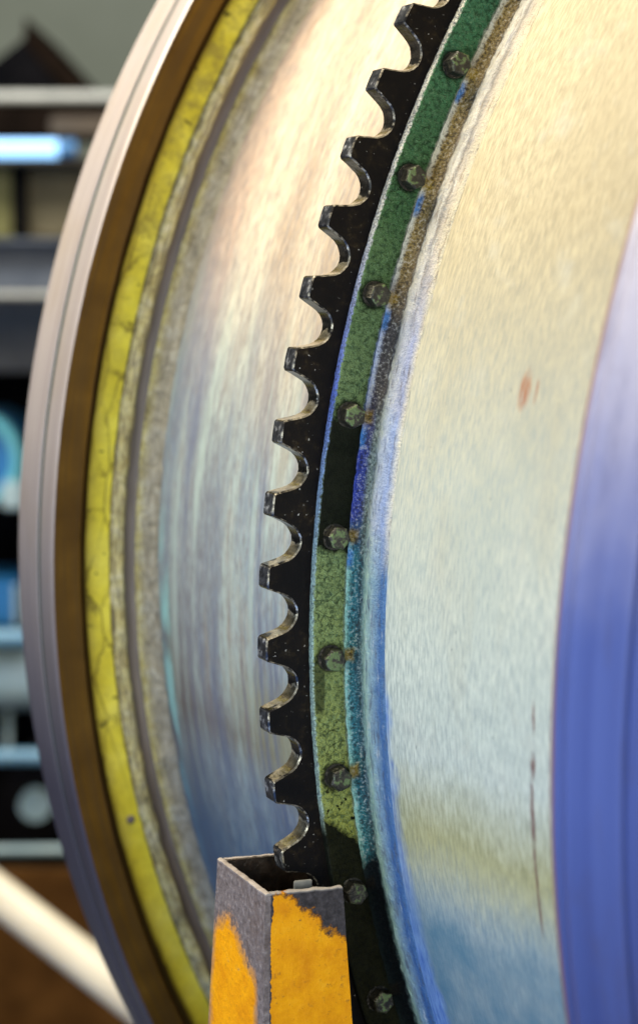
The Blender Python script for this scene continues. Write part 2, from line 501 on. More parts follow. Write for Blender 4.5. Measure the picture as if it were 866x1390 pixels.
def mat_bolt():
    q = NT('painted_bolt_steel')
    ob = q.obj()
    oi = q.n('ObjectInfo')
    va = q.n('VectorMath')
    va.operation = 'ADD'
    q.put(va.inputs[0], ob)
    q.put(va.inputs[1], q.comb(q.mul(oi.outputs['Random'], 37.0), q.mul(oi.outputs['Random'], 11.0), 0.0))
    n1 = q.noise(va.outputs[0], 190, 4, 0.6)
    n2 = q.noise(va.outputs[0], 520, 3)
    col = q.ramp(n2, [(0.42, (.005, .005, .004)), (.6, (.016, .015, .011)), (.75, (.12, .11, .075))])
    g = q.mul(q.mr(q.add(n1, q.mul(q.sub(n2, 0.5), 0.25)), 0.52, 0.57), q.mr(q.sep(ob)[2], 0.0110, 0.0121))
    capz = q.mr(q.sep(ob)[2], 0.0095, 0.0120)
    col = q.mix(q.mul(capz, 0.8), col, q.ramp(n1, [(.4, (.016, .016, .012)), (.6, (.065, .062, .042))]))
    col = q.mix(q.mul(g, 0.85), col, (.11, .17, .065))
    q.bump(q.add(n1, n2), 0.6, 0.0015)
    return q.out(col, 0.36, 0.0, spec=0.4)

def mat_simple(name, c1, c2, sc=20, rough=0.5, metal=0.0, streak=None, bump=0.2, spec=0.5):
    q = NT(name)
    if streak:
        v = q.scale(q.uv(), *streak)
        n = q.noise(v, 1.0, 5, 0.62)
    else:
        n = q.noise(q.obj(), sc, 5, 0.62)
    col = q.ramp(n, [(0.32, c1), (0.68, c2)])
    q.bump(n, bump, 0.002)
    return q.out(col, rough, metal, spec=spec)

def mat_tyre():
    q = NT('worn_tyre_steel')
    uv = q.uv()
    st = q.noise(q.scale(uv, 2.5, 170), 1.0, 5, 0.6)
    n = q.noise(q.scale(uv, 9, 12), 1.0, 5, 0.6)
    col = q.ramp(st, [(0.3, (.20, .18, .20)), (.55, (.30, .275, .29)), (.75, (.37, .345, .35))])
    col = q.mix(q.mr(n, 0.45, 0.75, 0.0, 0.45), col, (.20, .16, .11))
    col = q.mix(q.mr(q.sep(uv)[0], 0.08, -0.24, 0.0, 0.88), col, (.035, .035, .065))  # fall-off into dark blue shade low down, mixed into the steel colour
    q.bump(st, 0.12, 0.001)
    return q.out(col, q.mr(n, 0.3, 0.7, 0.36, 0.5), 0.1)

def mat_tyre_face():
    q = NT('rusty_brown_face')
    uv = q.uv()
    v = q.sep(uv)[1]
    st = q.noise(q.scale(uv, 5, 260), 1.0, 5, 0.62)
    n = q.noise(q.obj(), 16, 5)
    col = q.ramp(n, [(0.3, (.06, .028, .002)), (.6, (.11, .055, .005)), (.8, (.15, .085, .016))])
    col = q.mix(q.mr(st, 0.45, 0.6, 0.5, 0.0), col, (.05, .03, .012))
    col = q.mix(q.mul(q.mr(q.add(v, q.mul(q.sub(n, 0.5), 0.006)), 0.026, 0.034), 0.62), col, (.022, .013, .005))
    q.bump(q.add(st, n), 0.3, 0.0015)
    return q.out(col, 0.6, 0.0, spec=0.1)

def mat_yellow():
    q = NT('cracked_yellow_paint')
    uv = q.uv()
    s = q.sep(uv)
    ob = q.obj()
    n = q.noise(ob, 18, 5, 0.6)
    n2 = q.noise(ob, 90, 5, 0.65)
    d = q.add(s[0], q.mul(q.sub(n2, 0.5), 0.035))
    vn = q.voro(q.comb(q.mul(d, 17.0), q.mul(s[1], 1.1), 0), 1.0)
    lines = q.mul(q.mr(vn, 0.0, 0.06, 1.0, 0.0), q.mr(q.noise(q.scale(uv, 6, 1), 1.0, 2), 0.36, 0.52))
    lines = q.mul(lines, q.band(s[0], -0.20, 0.30, 0.08))
    spk = q.mr(q.noise(ob, 75, 3, 0.6), 0.67, 0.71)
    col = q.ramp(n, [(0.28, (.46, .38, .02)), (.5, (.68, .60, .05)), (.75, (.74, .68, .12))])
    dirty = q.mul(q.mr(n2, 0.40, 0.62), q.mr(s[0], 0.1, 0.4, 0.22, 0.7))
    col = q.mix(dirty, col, (.25, .20, .045))
    eg = q.mx(q.mr(q.add(s[1], q.mul(q.sub(n2, 0.5), 0.35)), 0.12, 0.03), q.mr(q.add(s[1], q.mul(q.sub(n2, 0.5), 0.35)), 0.88, 0.98))
    col = q.mix(q.mul(eg, 0.5), col, (.20, .14, .03))
    col = q.mix(q.mul(lines, 0.75), col, (.10, .07, .015))
    col = q.mix(q.mul(spk, 0.8), col, (.03, .025, .01))
    q.bump(q.add(n2, q.mul(lines, -1.0)), 0.4, 0.0015)
    return q.out(col, 0.5, 0.0, spec=0.2)

def mat_crust():
    q = NT('flaking_cream_crust')
    ob = q.obj()
    uv = q.uv()
    n = q.noise(ob, 60, 5, 0.7)
    st = q.noise(q.scale(uv, 30, 260), 1.0, 5, 0.7)
    cr = q.voro(q.comb(q.mul(q.sep(uv)[0], 62.0), q.mul(q.sep(uv)[1], 180.0), 0), 1.0)
    col = q.ramp(n, [(0.3, (.36, .29, .10)), (.5, (.56, .50, .24)), (.7, (.66, .62, .42))])
    v = q.add(q.sep(uv)[1], q.mul(q.sub(n, 0.5), 0.008))
    c2 = q.ramp(n, [(0.3, (.20, .18, .13)), (.5, (.35, .32, .24)), (.7, (.46, .44, .36))])
    col = q.mix(q.mr(v, 0.056, 0.066), col, c2)
    col = q.mix(q.mul(q.band(v, 0.050, 0.057, 0.003), 0.6), col, (.40, .35, .04))
    ed = q.mx(q.mr(v, 0.0015, 0.0035, 1.0, 0.0), q.band(v, 0.0165, 0.03, 0.001))
    col = q.mix(q.mul(ed, 0.75), col, (.07, .055, .035))
    col = q.mix(q.mul(q.mr(st, 0.42, 0.54, 0.7, 0.0), q.mr(v, 0.05, 0.066, 1.0, 0.55)), col, (.13, .10, .06))
    col = q.mix(q.mr(cr, 0.0, 0.06, 0.55, 0.0), col, (.06, .05, .035))
    q.bump(q.add(n, st), 0.9, 0.003)
    return q.out(col, 0.6, 0.0, spec=0.2)

def mat_blue_ring():
    q = NT('lavender_blue_paint')
    uv = q.uv()
    ph = q.sep(uv)[0]
    st = q.noise(q.scale(uv, 1.6, 60), 1.0, 4, 0.55)
    n = q.noise(q.obj(), 9, 4)
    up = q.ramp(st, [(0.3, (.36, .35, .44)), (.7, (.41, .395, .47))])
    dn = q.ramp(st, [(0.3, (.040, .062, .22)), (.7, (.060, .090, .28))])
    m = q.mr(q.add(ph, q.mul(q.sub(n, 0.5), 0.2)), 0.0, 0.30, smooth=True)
    col = q.mix(m, dn, up)  # glare at the top, blue light and shade below, built into the colours
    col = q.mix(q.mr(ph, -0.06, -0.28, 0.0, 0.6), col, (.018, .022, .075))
    v = q.sep(uv)[1]
    col = q.mix(q.mul(q.mr(q.add(v, q.mul(q.sub(n, 0.5), 0.004)), 0.0605, 0.0575), 0.75), col, (.20, .09, .045))
    dirt = q.mul(q.mr(q.noise(q.scale(uv, 9, 26), 1.0, 6, 0.7), 0.52, 0.72), 0.45)
    col = q.mix(dirt, col, (.05, .045, .09))
    q.bump(st, 0.1, 0.001)
    return q.out(col, 0.5, 0.0, spec=0.3)

def mat_guard():
    q = NT('worn_orange_guard_paint')
    uv = q.uv()
    s = q.sep(uv)
    ob = q.obj()
    n = q.noise(ob, 40, 5, 0.7)
    f = q.noise(ob, 230, 4, 0.65)
    prim = q.ramp(f, [(0.3, (.085, .070, .070)), (.55, (.165, .140, .142)), (.75, (.28, .25, .25))])
    prim = q.mix(q.mr(s[1], -0.0022, -0.0008, 0.0, 0.8), prim, (.34, .31, .30))
    prim = q.mix(q.mul(q.mr(n, 0.50, 0.62), 0.45), prim, (.10, .07, .06))
    org = q.ramp(n, [(0.3, (.58, .21, .002)), (.6, (.76, .33, .003)), (.8, (.78, .40, .02))])
    org = q.mix(q.mr(f, 0.60, 0.72, 0.0, 0.6), org, (.22, .10, .02))
    # uv.x runs along the panel in metres from the corner, uv.y is height below the rim (negative)
    d = q.add(q.sub(s[1], 0.0), q.mul(q.sub(n, 0.5), 0.034))
    return q, s, d, prim, org, f, n

def mat_guard_side():
    q, s, d, prim, org, f, n = mat_guard()
    q.m.name = 'worn_orange_guard_side'
    x = q.add(s[0], q.mul(q.sub(n, 0.5), 0.018))
    line = q.sub(-0.034, q.mul(q.math('ABSOLUTE', q.sub(x, 0.026)), 0.60))
    m = q.mul(q.mr(q.add(q.sub(line, d), q.mul(q.sub(f, 0.5), 0.02)), -0.004, 0.010), q.band(x, 0.002, 0.078, 0.005))
    m = q.mul(m, q.mr(n, 0.70, 0.62, 0.3, 1.0))
    col = q.mix(m, prim, org)
    q.bump(f, 0.6, 0.0012)
    return q.out(col, 0.55, spec=0.2)

def mat_guard_front():
    q, s, d, prim, org, f, n = mat_guard()
    q.m.name = 'worn_orange_guard_front'
    dark = q.ramp(f, [(0.3, (.02, .018, .02)), (.6, (.05, .045, .05)), (.8, (.10, .09, .10))])
    dark = q.mix(q.mr(s[1], -0.0022, -0.0008, 0.0, 0.85), dark, (.26, .24, .23))
    x = q.add(s[0], q.mul(q.sub(n, 0.5), 0.012))
    line = q.mn(q.mr(x, 0.009, 0.056, -0.0005, -0.040), q.mr(x, -0.002, 0.002, -0.2, 0.02))
    m = q.mr(q.sub(line, d), -0.001, 0.0008)
    chips = q.mr(q.noise(q.obj(), 150, 4, 0.7), 0.66, 0.69)
    m = q.mul(m, q.sub(1.0, q.mul(chips, q.mr(q.sub(line, d), 0.035, 0.0))))
    col = q.mix(m, dark, org)
    col = q.mix(q.mul(q.band(q.sub(line, d), -0.001, 0.0022, 0.0008), 0.65), col, (.13, .05, .012))
    q.bump(q.add(f, q.mul(m, 0.8)), 0.5, 0.0012)
    return q.out(col, q.mr(m, 0.0, 1.0, 0.5, 0.45), spec=0.2)

SCRAPES = [  # phi, t, half-length in phi, half-width in t
    (0.1715, 0.2087, 0.0120, 0.0064), (0.172, 0.2230, 0.0075, 0.0016), (-0.045, 0.2602, 0.011, 0.0015),
    (-0.0776, 0.2590, 0.0085, 0.0030), (-0.098, 0.2571, 0.010, 0.0017), (-0.119, 0.2565, 0.018, 0.0026),
    (-0.150, 0.2560, 0.020, 0.0016), (-0.178, 0.2562, 0.018, 0.0016),
]


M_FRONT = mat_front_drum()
M_BACK = mat_back_drum()
M_WELD = mat_weld()
M_FLANGE = mat_flange()
M_GEAR = mat_gear()
M_BOLT = mat_bolt()
M_TYRE = mat_tyre()
M_TFACE = mat_tyre_face()
M_YEL = mat_yellow()
M_CRUST = mat_crust()
M_RING = mat_blue_ring()
M_GROOVE = mat_simple('dark_groove_dirt', (.10, .085, .08), (.19, .16, .145), streak=(14, 160), rough=0.6)
M_DGREEN = mat_simple('dark_green_groove', (.012, .03, .024), (.03, .055, .045), streak=(6, 60), rough=0.6, spec=0.05)
M_GUARD_S = mat_guard_side()
M_GUARD_F = mat_guard_front()
M_GUARD_IN = mat_simple('oily_brown_inside', (.008, .006, .004), (.05, .03, .018), sc=120, rough=0.35, bump=0.8)

# ================================================================== THE DRUM
drum = thing('rotating_drum', 'large pale steel drum with black toothed gear ring, green bolted flange and blue end ring', 'machine drum')
drum.matrix_world = DM

# back part of the shell
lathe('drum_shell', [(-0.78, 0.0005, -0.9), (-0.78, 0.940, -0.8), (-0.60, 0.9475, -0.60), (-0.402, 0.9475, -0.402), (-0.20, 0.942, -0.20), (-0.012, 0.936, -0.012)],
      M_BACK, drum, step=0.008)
# front part of the shell, weld to blue ring and beyond
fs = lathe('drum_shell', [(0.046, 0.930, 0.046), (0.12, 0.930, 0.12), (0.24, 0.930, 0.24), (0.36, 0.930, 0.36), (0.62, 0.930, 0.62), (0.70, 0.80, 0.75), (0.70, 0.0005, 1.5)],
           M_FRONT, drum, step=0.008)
fs['label'] = 'pale cream front shell with rusty scrapes'

# far tyre: outer running surface with a groove, brown side face
tyre = lathe('tyre_ring', [(-0.487, 0.952, 0.0), (-0.487, 1.0465, 0.10), (-0.4845, 1.0510, 0.105), (-0.4263, 1.0518, 0.163), (-0.4222, 1.0514, 0.165),
                           (-0.4217, 1.0490, 0.17), (-0.4108, 1.0490, 0.185), (-0.4103, 1.0514, 0.19), (-0.4090, 1.0518, 0.192), (-0.3745, 1.0514, 0.223), (-0.3722, 1.0498, 0.226)],
             M_TYRE, drum, step=0.008, smooth=30)
tyre['label'] = 'broad bare steel running ring'
lathe('groove', [(-0.4215, 1.0497, 0.0), (-0.4110, 1.0497, 0.010)], M_DGREEN, tyre, step=0.008)
def d_face(ph, v):
    return (0.0006 * fbm(ph * 40, v * 30, 3.3), 0.0004 * fbm(ph * 30, v * 30, 7.0))
lathe('side_face', [(-0.3722, 1.0498, 0.0), (-0.3728, 1.0250, 0.025), (-0.3770, 1.0228, 0.030), (-0.3800, 1.0215, 0.033), (-0.3770, 1.0200, 0.036),
                    (-0.3790, 1.0185, 0.038), (-0.3950, 1.0142, 0.056), (-0.3975, 1.0112, 0.06)], M_TFACE, tyre, step=0.006, disp=d_face, refine=2, smooth=50)
# yellow plate
yp = lathe('yellow_band', [(-0.3960, 1.0135, 0.0), (-0.3950, 1.0120, 0.06), (-0.3940, 1.0000, 0.5), (-0.3940, 0.9915, 0.9), (-0.3960, 0.9895, 1.0)],
           M_YEL, drum, step=0.006, disp=lambda ph, v: (0.0004 * fbm(ph * 60, v * 4, 1.0), 0.0005 * fbm(ph * 50, v, 9.0)), refine=2)
yp['label'] = 'cracked yellow painted band'
def d_crust(ph, v):
    return (0.0013 * fbm(ph * 45, v * 60, 1.7), 0.0010 * fbm(ph * 60, v * 60, 5.7))
lathe('weld_crust', [(-0.3965, 0.9918, 0.0), (-0.3915, 0.9895, 0.003), (-0.3890, 0.9850, 0.008), (-0.3890, 0.9800, 0.013), (-0.3925, 0.9768, 0.018), (-0.4010, 0.9755, 0.022)],
      M_CRUST, drum, step=0.004, disp=d_crust, refine=3, smooth=60)
lathe('groove', [(-0.3975, 0.9785, 0.0), (-0.3990, 0.9740, 0.006), (-0.3985, 0.9690, 0.012), (-0.3970, 0.9655, 0.018)],
      M_GROOVE, drum, step=0.006, refine=2)
lathe('weld_crust', [(-0.4060, 0.9690, 0.05), (-0.3985, 0.9672, 0.054), (-0.3965, 0.9630, 0.058), (-0.3955, 0.9575, 0.064), (-0.3935, 0.9520, 0.069), (-0.3900, 0.9485, 0.073), (-0.3780, 0.9455, 0.083)],
      M_CRUST, drum, step=0.004, disp=lambda ph, v: tuple(0.6 * a for a in d_crust(ph, v)), refine=3, smooth=60)

# blue end ring with its steps
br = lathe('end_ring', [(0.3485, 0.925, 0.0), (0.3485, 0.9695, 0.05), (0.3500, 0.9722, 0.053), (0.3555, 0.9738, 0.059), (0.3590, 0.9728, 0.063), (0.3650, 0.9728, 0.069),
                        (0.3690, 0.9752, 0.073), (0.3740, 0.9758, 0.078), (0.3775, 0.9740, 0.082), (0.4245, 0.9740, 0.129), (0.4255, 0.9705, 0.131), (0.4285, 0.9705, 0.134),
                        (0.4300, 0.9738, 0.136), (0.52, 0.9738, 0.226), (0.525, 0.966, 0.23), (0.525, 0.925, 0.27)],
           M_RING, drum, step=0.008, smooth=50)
br['label'] = 'lavender blue ring at the near end'

# ---------------- gear ring
def gear_mesh():
    half = D_TOOTH / 2
    gap = [(1.0, .01842), (.9985, .01785), (.9940, .01640), (.9881, .01430), (.9840, .01260), (.9808, .01030), (.9784, .0072), (.9767, .0038), (.9762, 0.0)]
    pts, wear_light = [], []
    for k in range(N_TOOTH):
        c = PH_TIP - k * D_TOOTH            # tooth centre; gap centre one half pitch lower
        tip = half - .01842
        jit = [0.00025 * random.uniform(-1, 1) for _ in range(2)]
        bump_r = [random.uniform(-1, 1) for _ in range(20)]
        pts.append((.9992, c + tip * 1.0 + jit[0]))
        pts.append((1.0000, c + tip * 0.86 + jit[0]))
        pts.append((1.0002, c))
        pts.append((1.0000, c - tip * 0.86 + jit[1]))
        pts.append((.9992, c - tip * 1.0 + jit[1]))
        wear_light += [.20, .10, .10, .10, .10] + [0.06] * 5 + [0.08, 0.12, 0.30] + [0.70, 1.0, 1.0, 0.88, 0.66, .55, .40]  # flank values also place the painted highlights, strongest next to the root
        g = c - half
        for q_, (r, h) in enumerate(gap[1:]):
            pts.append((r + 0.00018 * bump_r[q_], g + h + 0.00014 * bump_r[q_ + 3]))
        for q_, (r, h) in enumerate(reversed(gap[1:-1])):
            pts.append((r + 0.00018 * bump_r[q_ + 8], g - h + 0.00014 * bump_r[q_ + 11]))
    P2 = [Vector((r * math.cos(a), -r * math.sin(a))) for r, a in pts]
    n = len(P2)
    inn = []
    for i in range(n):
        d = (P2[(i + 1) % n] - P2[i - 1]).normalized()
        nv = Vector((-d.y, d.x))
        if nv.dot(P2[i]) > 0 and False:
            nv = -nv
        inn.append((P2[i], nv))
    # orientation: make nv point outward for a tip point
    sgn = 1.0 if inn[2][1].dot(P2[2]) > 0 else -1.0
    b = 0.0011
    rings = []
    rings.append([Vector((p.x, p.y)) - Vector((q.x, q.y)) * sgn * b for p, q in inn])   # front, inset
    verts, faces = [], []
    Ri = 0.915
    layers = [('in', 0.0), ('inset', 0.0), ('full', -b), ('full', -0.0172 + b * 0.6), ('inset', -0.0172), ('in', -0.0172)]
    for kind, t in layers:
        for i in range(n):
            if kind == 'in':
                a = P2[i].normalized() * Ri
                verts.append((a.x, a.y, t))
            elif kind == 'inset':
                a = rings[0][i]
                verts.append((a.x, a.y, t))
            else:
                verts.append((P2[i].x, P2[i].y, t))
    for L in range(len(layers) - 1):
        for i in range(n):
            j = (i + 1) % n
            faces.append((L * n + i, L * n + j, (L + 1) * n + j, (L + 1) * n + i))
    me = bpy.data.meshes.new('gear_ring')
    me.from_pydata(verts, [], faces)
    wa = me.attributes.new('wear_light', 'FLOAT', 'POINT')
    for i in range(len(verts)):
        wa.data[i].value = wear_light[i % n]
    bm = bmesh.new()
    bm.from_mesh(me)
    bmesh.ops.recalc_face_normals(bm, faces=bm.faces)
    bm.to_mesh(me)
    bm.free()
    return me
gear = link('gear_ring', gear_mesh(), M_GEAR, drum, smooth=32)
gear['label'] = 'black oily toothed gear ring'

# ---------------- flange bolted on the gear
def d_fl(ph, v):
    if v < 0.16:
        return (0.0, 0.0005 * fbm(ph * 160, v * 8, 2.0))
    return (0.0005 * fbm(ph * 110, v * 4, 2.0), 0.0006 * fbm(ph * 160, v * 8, 6.0))
flange = lathe('bolted_flange', [(0.0006, 0.9664, 0.0), (0.0066, 0.9668, 0.15), (0.0080, 0.9655, 0.20), (T_FL, 0.9640, 0.25), (T_FL, 0.9530, 0.60), (T_FL, 0.9430, 0.94), (0.0072, 0.9400, 1.0), (0.004, 0.9375, 1.06)],
               M_FLANGE, drum, step=0.004, disp=d_fl, refine=3, smooth=60)
flange['label'] = 'green wrinkled paint flange with oil patches'
def d_weld(ph, v):
    a = 0.35 + 0.65 * math.sin(PI * min(1, max(0, v)))
    return (a * 0.0011 * fbm(ph * 190, v * 9, 4.0), a * 0.0013 * fbm(ph * 120, v * 9, 8.0))
weld = lathe('weld_bead', [(0.0030, 0.9420, 0.0), (0.0076, 0.9413, 0.06), (0.0082, 0.9385, 0.15), (0.0095, 0.9342, 0.27), (0.0145, 0.9312, 0.42), (0.0200, 0.9322, 0.50), (0.0250, 0.9330, 0.60),
                           (0.0310, 0.9325, 0.70), (0.0390, 0.9312, 0.82), (0.0520, 0.9302, 1.0), (0.0530, 0.9280, 1.02)],
             M_WELD, drum, step=0.0035, disp=d_weld, refine=3, smooth=60)

# ---------------- bolts
def bolt_mesh(R, H):
    bm = bmesh.new()
    def ring(rad, z, n=6, off=0.0):
        return [bm.verts.new((rad * math.cos(off + 2 * PI * i / n), rad * math.sin(off + 2 * PI * i / n), z)) for i in range(n)]
    # thin washer-like paint collar
    c0 = ring(R * 1.12, 0.0, 18)
    c1 = ring(R * 1.08, H * 0.12, 18)
    c2 = ring(R * 0.8, H * 0.13, 18)
    for a, b in ((c0, c1), (c1, c2)):
        for i in range(18):
            bm.faces.new((a[i], a[(i + 1) % 18], b[(i + 1) % 18], b[i]))
    rs = [ring(R, H * 0.10), ring(R * 1.0, H * 0.84), ring(R * 0.93, H * 0.95), ring(R * 0.80, H)]
    for a, b in zip(rs, rs[1:]):
        for i in range(6):
            bm.faces.new((a[i], a[(i + 1) % 6], b[(i + 1) % 6], b[i]))
    bm.faces.new(rs[-1])
    bmesh.ops.subdivide_edges(bm, edges=[e for e in bm.edges], cuts=1, use_grid_fill=True)
    for v in bm.verts:
        p = v.co
        k = fbm(p.x * 300, p.y * 300, p.z * 300, 2) * R * 0.012
        v.co = p + Vector((p.x, p.y, 0)) * (k / max(R, 1e-6)) + Vector((0, 0, k * 0.7 if p.z > H * 0.2 else 0))
    bmesh.ops.recalc_face_normals(bm, faces=bm.faces)
    me = bpy.data.meshes.new('bolt')
    bm.to_mesh(me)
    bm.free()
    me.materials.append(M_BOLT)
    for p in me.polygons:
        p.use_smooth = True
    me.set_sharp_from_angle(angle=math.radians(20))
    return me
BM = [bolt_mesh(0.0090, 0.0125) for _ in range(1)]
for k in range(-2, 11):
    ph = PH_BOLT - k * D_BOLT
    o = bpy.data.objects.new('bolt', BM[0])
    COL.objects.link(o)
    o.parent = flange
    o.location = (R_BOLT * math.cos(ph), -R_BOLT * math.sin(ph), T_FL - 0.0012)
    o.rotation_euler = (random.uniform(-.05, .05), random.uniform(-.05, .05), random.uniform(0, 1.05))

# dark rivet in the yellow band
bm = bmesh.new()
bmesh.ops.create_uvsphere(bm, u_segments=20, v_segments=10, radius=0.0042)
bmesh.ops.scale(bm, vec=(1, 1, 0.45), verts=bm.verts)
rv = from_bm('rivet', bm, M_GROOVE, yp)
rv.location = (1.0005 * math.cos(-0.2771), -1.0005 * math.sin(-0.2771), -0.3938)

# ================================================================== PINION GUARD
VT = 0.2092
TB, TA = 0.045, -0.048
U0, U1 = 1.0123, 0.9517
guard = thing('pinion_guard', 'worn orange sheet metal guard box standing below the black gear teeth', 'machine guard')
guard.matrix_world = DM
DEPTH = CEN.z - VT            # down to the floor

def plate(name, pts_top, slopes, outward, mat, thick=0.0050, seed=0.0):
    """vertical plate between two top points (u,t); slopes = du,dt per metre downward at each end."""
    (ua, ta), (ub, tb) = pts_top
    bm = bmesh.new()
    uvl = bm.loops.layers.uv.new('UVMap')
    NX = 26
    vs = [0.0, 0.0008, 0.003, 0.010, 0.02, 0.035, 0.05, 0.08, 0.12, 0.2, 0.4, DEPTH]
    L = math.hypot(ub - ua, tb - ta)
    grid = {}
    for side in (0, 1):
        for i in range(NX + 1):
            f = i / NX
            for j, d in enumerate(vs):
                sa, sb = slopes
                dd = min(d, 0.25)
                u = ua + (ub - ua) * f + (sa[0] + (sb[0] - sa[0]) * f) * dd
                t = ta + (tb - ta) * f + (sa[1] + (sb[1] - sa[1]) * f) * dd
                wv = VT + d
                if j < 4:
                    wv += 0.0009 * fbm(f * L * 160, seed, side * 0.3) * (1 - j * 0.25)
                off = 0.0 if side == 0 else thick
                rnd = 0.0012 if j == 0 else 0.0
                bump = 0.0006 * fbm(f * L * 60, d * 60, seed)
                u -= outward[0] * (off + (rnd if side == 0 else -rnd) + bump)
                t -= outward[1] * (off + (rnd if side == 0 else -rnd) + bump)
                grid[side, i, j] = (bm.verts.new((u, wv, t)), (f * L, -d))
    def face(keys):
        fc = bm.faces.new([grid[k][0] for k in keys])
        for lp, k in zip(fc.loops, keys):
            lp[uvl].uv = grid[k][1]
    J = len(vs) - 1
    for i in range(NX):
        for j in range(J):
            face([(0, i, j), (0, i + 1, j), (0, i + 1, j + 1), (0, i, j + 1)])
            fc = bm.faces.new([grid[1, i, j][0], grid[1, i, j + 1][0], grid[1, i + 1, j + 1][0], grid[1, i + 1, j][0]])
            fc.material_index = 1
        face([(0, i, 0), (1, i, 0), (1, i + 1, 0), (0, i + 1, 0)])
        face([(0, i, J), (0, i + 1, J), (1, i + 1, J), (1, i, J)])
    for i in (0, NX):
        for j in range(J):
            face([(0, i, j), (0, i, j + 1), (1, i, j + 1), (1, i, j)])
    o = from_bm(name, bm, mat, guard, smooth=45)
    o.data.materials.append(M_GUARD_IN)
    return o
plate('side_panel', ((U0, TA), (U0, TB)), ((0.015, -0.02), (-0.02, 0.02)), (1, 0), M_GUARD_S, seed=1.0)
plate('front_panel', ((U0 - 0.0045, TB), (U1, TB)), ((-0.02, 0.02), (-0.11, 0.02)), (0, 1), M_GUARD_F, seed=2.0)
plate('back_panel', ((U0 - 0.0045, TA), (0.929, TA)), ((0.015, -0.02), (0.02, -0.02)), (0, -1), M_GUARD_S, seed=3.0)
# inner floor of the guard, thick with grease
bm = bmesh.new()
NXY = 18
G = [[bm.verts.new((U1 + (U0 - 0.004 - U1) * i / NXY, VT + 0.055 + 0.004 * fbm(i * 0.6, j * 0.6, 2), TA + 0.004 + (TB - TA - 0.008) * j / NXY)) for j in range(NXY + 1)] for i in range(NXY + 1)]
for i in range(NXY):
    for j in range(NXY):
        bm.faces.new((G[i][j], G[i + 1][j], G[i + 1][j + 1], G[i][j + 1]))
from_bm('grease_tray', bm, M_GUARD_IN, guard)
# small pale clip inside the guard
bm = bmesh.new()
bmesh.ops.create_cube(bm, size=1.0)
bmesh.ops.scale(bm, vec=(0.014, 0.020, 0.0025), verts=bm.verts)
bmesh.ops.bevel(bm, geom=bm.edges[:], offset=0.0006, segments=2, affect='EDGES')
M_CLIP = mat_simple('pale_clip_metal', (.12, .125, .13), (.22, .22, .21), sc=60, rough=0.4)
clip = from_bm('clip', bm, M_CLIP, guard)
clip.location = (0.9765, VT + 0.0075, 0.030)

# ================================================================== BACKGROUND
def box_bm(x0, x1, y0, y1, z0, z1, bev=0.006):
    bm = bmesh.new()
    bmesh.ops.create_cube(bm, size=1.0)
    bmesh.ops.scale(bm, vec=(x1 - x0, y1 - y0, z1 - z0), verts=bm.verts)
    if bev:
        bmesh.ops.bevel(bm, geom=bm.edges[:], offset=bev, segments=2, affect='EDGES')
    bmesh.ops.translate(bm, vec=((x0 + x1) / 2, (y0 + y1) / 2, (z0 + z1) / 2), verts=bm.verts)
    return bm

def wbox(px0, px1, py0, py1, Z, depth):
    """world box whose front face spans the given photo pixels at distance Z"""
    a, b = at(px0, py0, Z), at(px1, py1, Z)
    y = (a.y + b.y) / 2
    return (a.x, b.x, y, y + depth, b.z, a.z)

def put_box(name, rng, mat, parent=None, bev=0.006, origin=None):
    x0, x1, y0, y1, z0, z1 = rng
    c = origin if origin is not None else Vector(((x0 + x1) / 2, (y0 + y1) / 2, z0))
    bm = box_bm(x0 - c.x, x1 - c.x, y0 - c.y, y1 - c.y, z0 - c.z, z1 - c.z, bev)
    o = from_bm(name, bm, mat, parent, smooth=30)
    if parent is None:
        o.location = c
    return o, c

def tube(name, p0, p1, r, mat, parent=None, seg=24, cap=True):
    d = (p1 - p0)
    bm = bmesh.new()
    bmesh.ops.create_cone(bm, cap_ends=cap, segments=seg, radius1=r, radius2=r, depth=d.length)
    me = bpy.data.meshes.new(name)
    R = d.to_track_quat('Z', 'Y').to_matrix().to_4x4()
    R.translation = (p0 + p1) / 2
    bm.transform(R)
    bm.to_mesh(me)
    bm.free()
    return link(name, me, mat, parent, 40)

M_WALL = mat_simple('grey_green_wall', (.30, .32, .25), (.40, .42, .34), sc=1.2, rough=0.8)
M_FLOOR = mat_simple('concrete_floor', (.10, .10, .10), (.20, .19, .18), sc=5, rough=0.8)
M_DARK = mat_simple('dark_brown_steel', (.006, .004, .003), (.016, .010, .007), sc=8, rough=0.8, spec=0.0)
M_BROWN = mat_simple('brown_steel', (.05, .032, .018), (.10, .065, .036), sc=10, rough=0.6)
M_LIGHTM = mat_simple('light_rail_metal', (.45, .44, .40), (.60, .58, .52), sc=14, rough=0.35)
M_BEAM = mat_simple('blue_grey_beam', (.10, .115, .15), (.15, .165, .20), sc=9, rough=0.6, spec=0.2)
M_PANEL = mat_simple('olive_brown_panel', (.12, .095, .045), (.19, .15, .08), sc=9, rough=0.6)
M_OLIVE = mat_simple('olive_yellow_panel', (.20, .18, .05), (.28, .25, .09), sc=9, rough=0.6)
M_BLACK = mat_simple('machine_black', (.003, .003, .004), (.009, .008, .009), sc=8, rough=0.8, spec=0.02)
M_DGREY = mat_simple('dark_grey_housing', (.07, .07, .08), (.12, .12, .13), sc=8, rough=0.5)
M_BLUE = mat_simple('machine_blue', (.02, .14, .36), (.035, .20, .46), sc=9, rough=0.3)
M_CYAN = mat_simple('cyan_paint', (.10, .42, .50), (.18, .55, .62), sc=9, rough=0.3)
M_PALE = mat_simple('pale_blue_paint', (.30, .44, .50), (.50, .62, .64), sc=12, rough=0.4)
M_SKYB = mat_simple('sky_blue_pipe_paint', (.14, .33, .50), (.22, .42, .58), sc=12, rough=0.3)
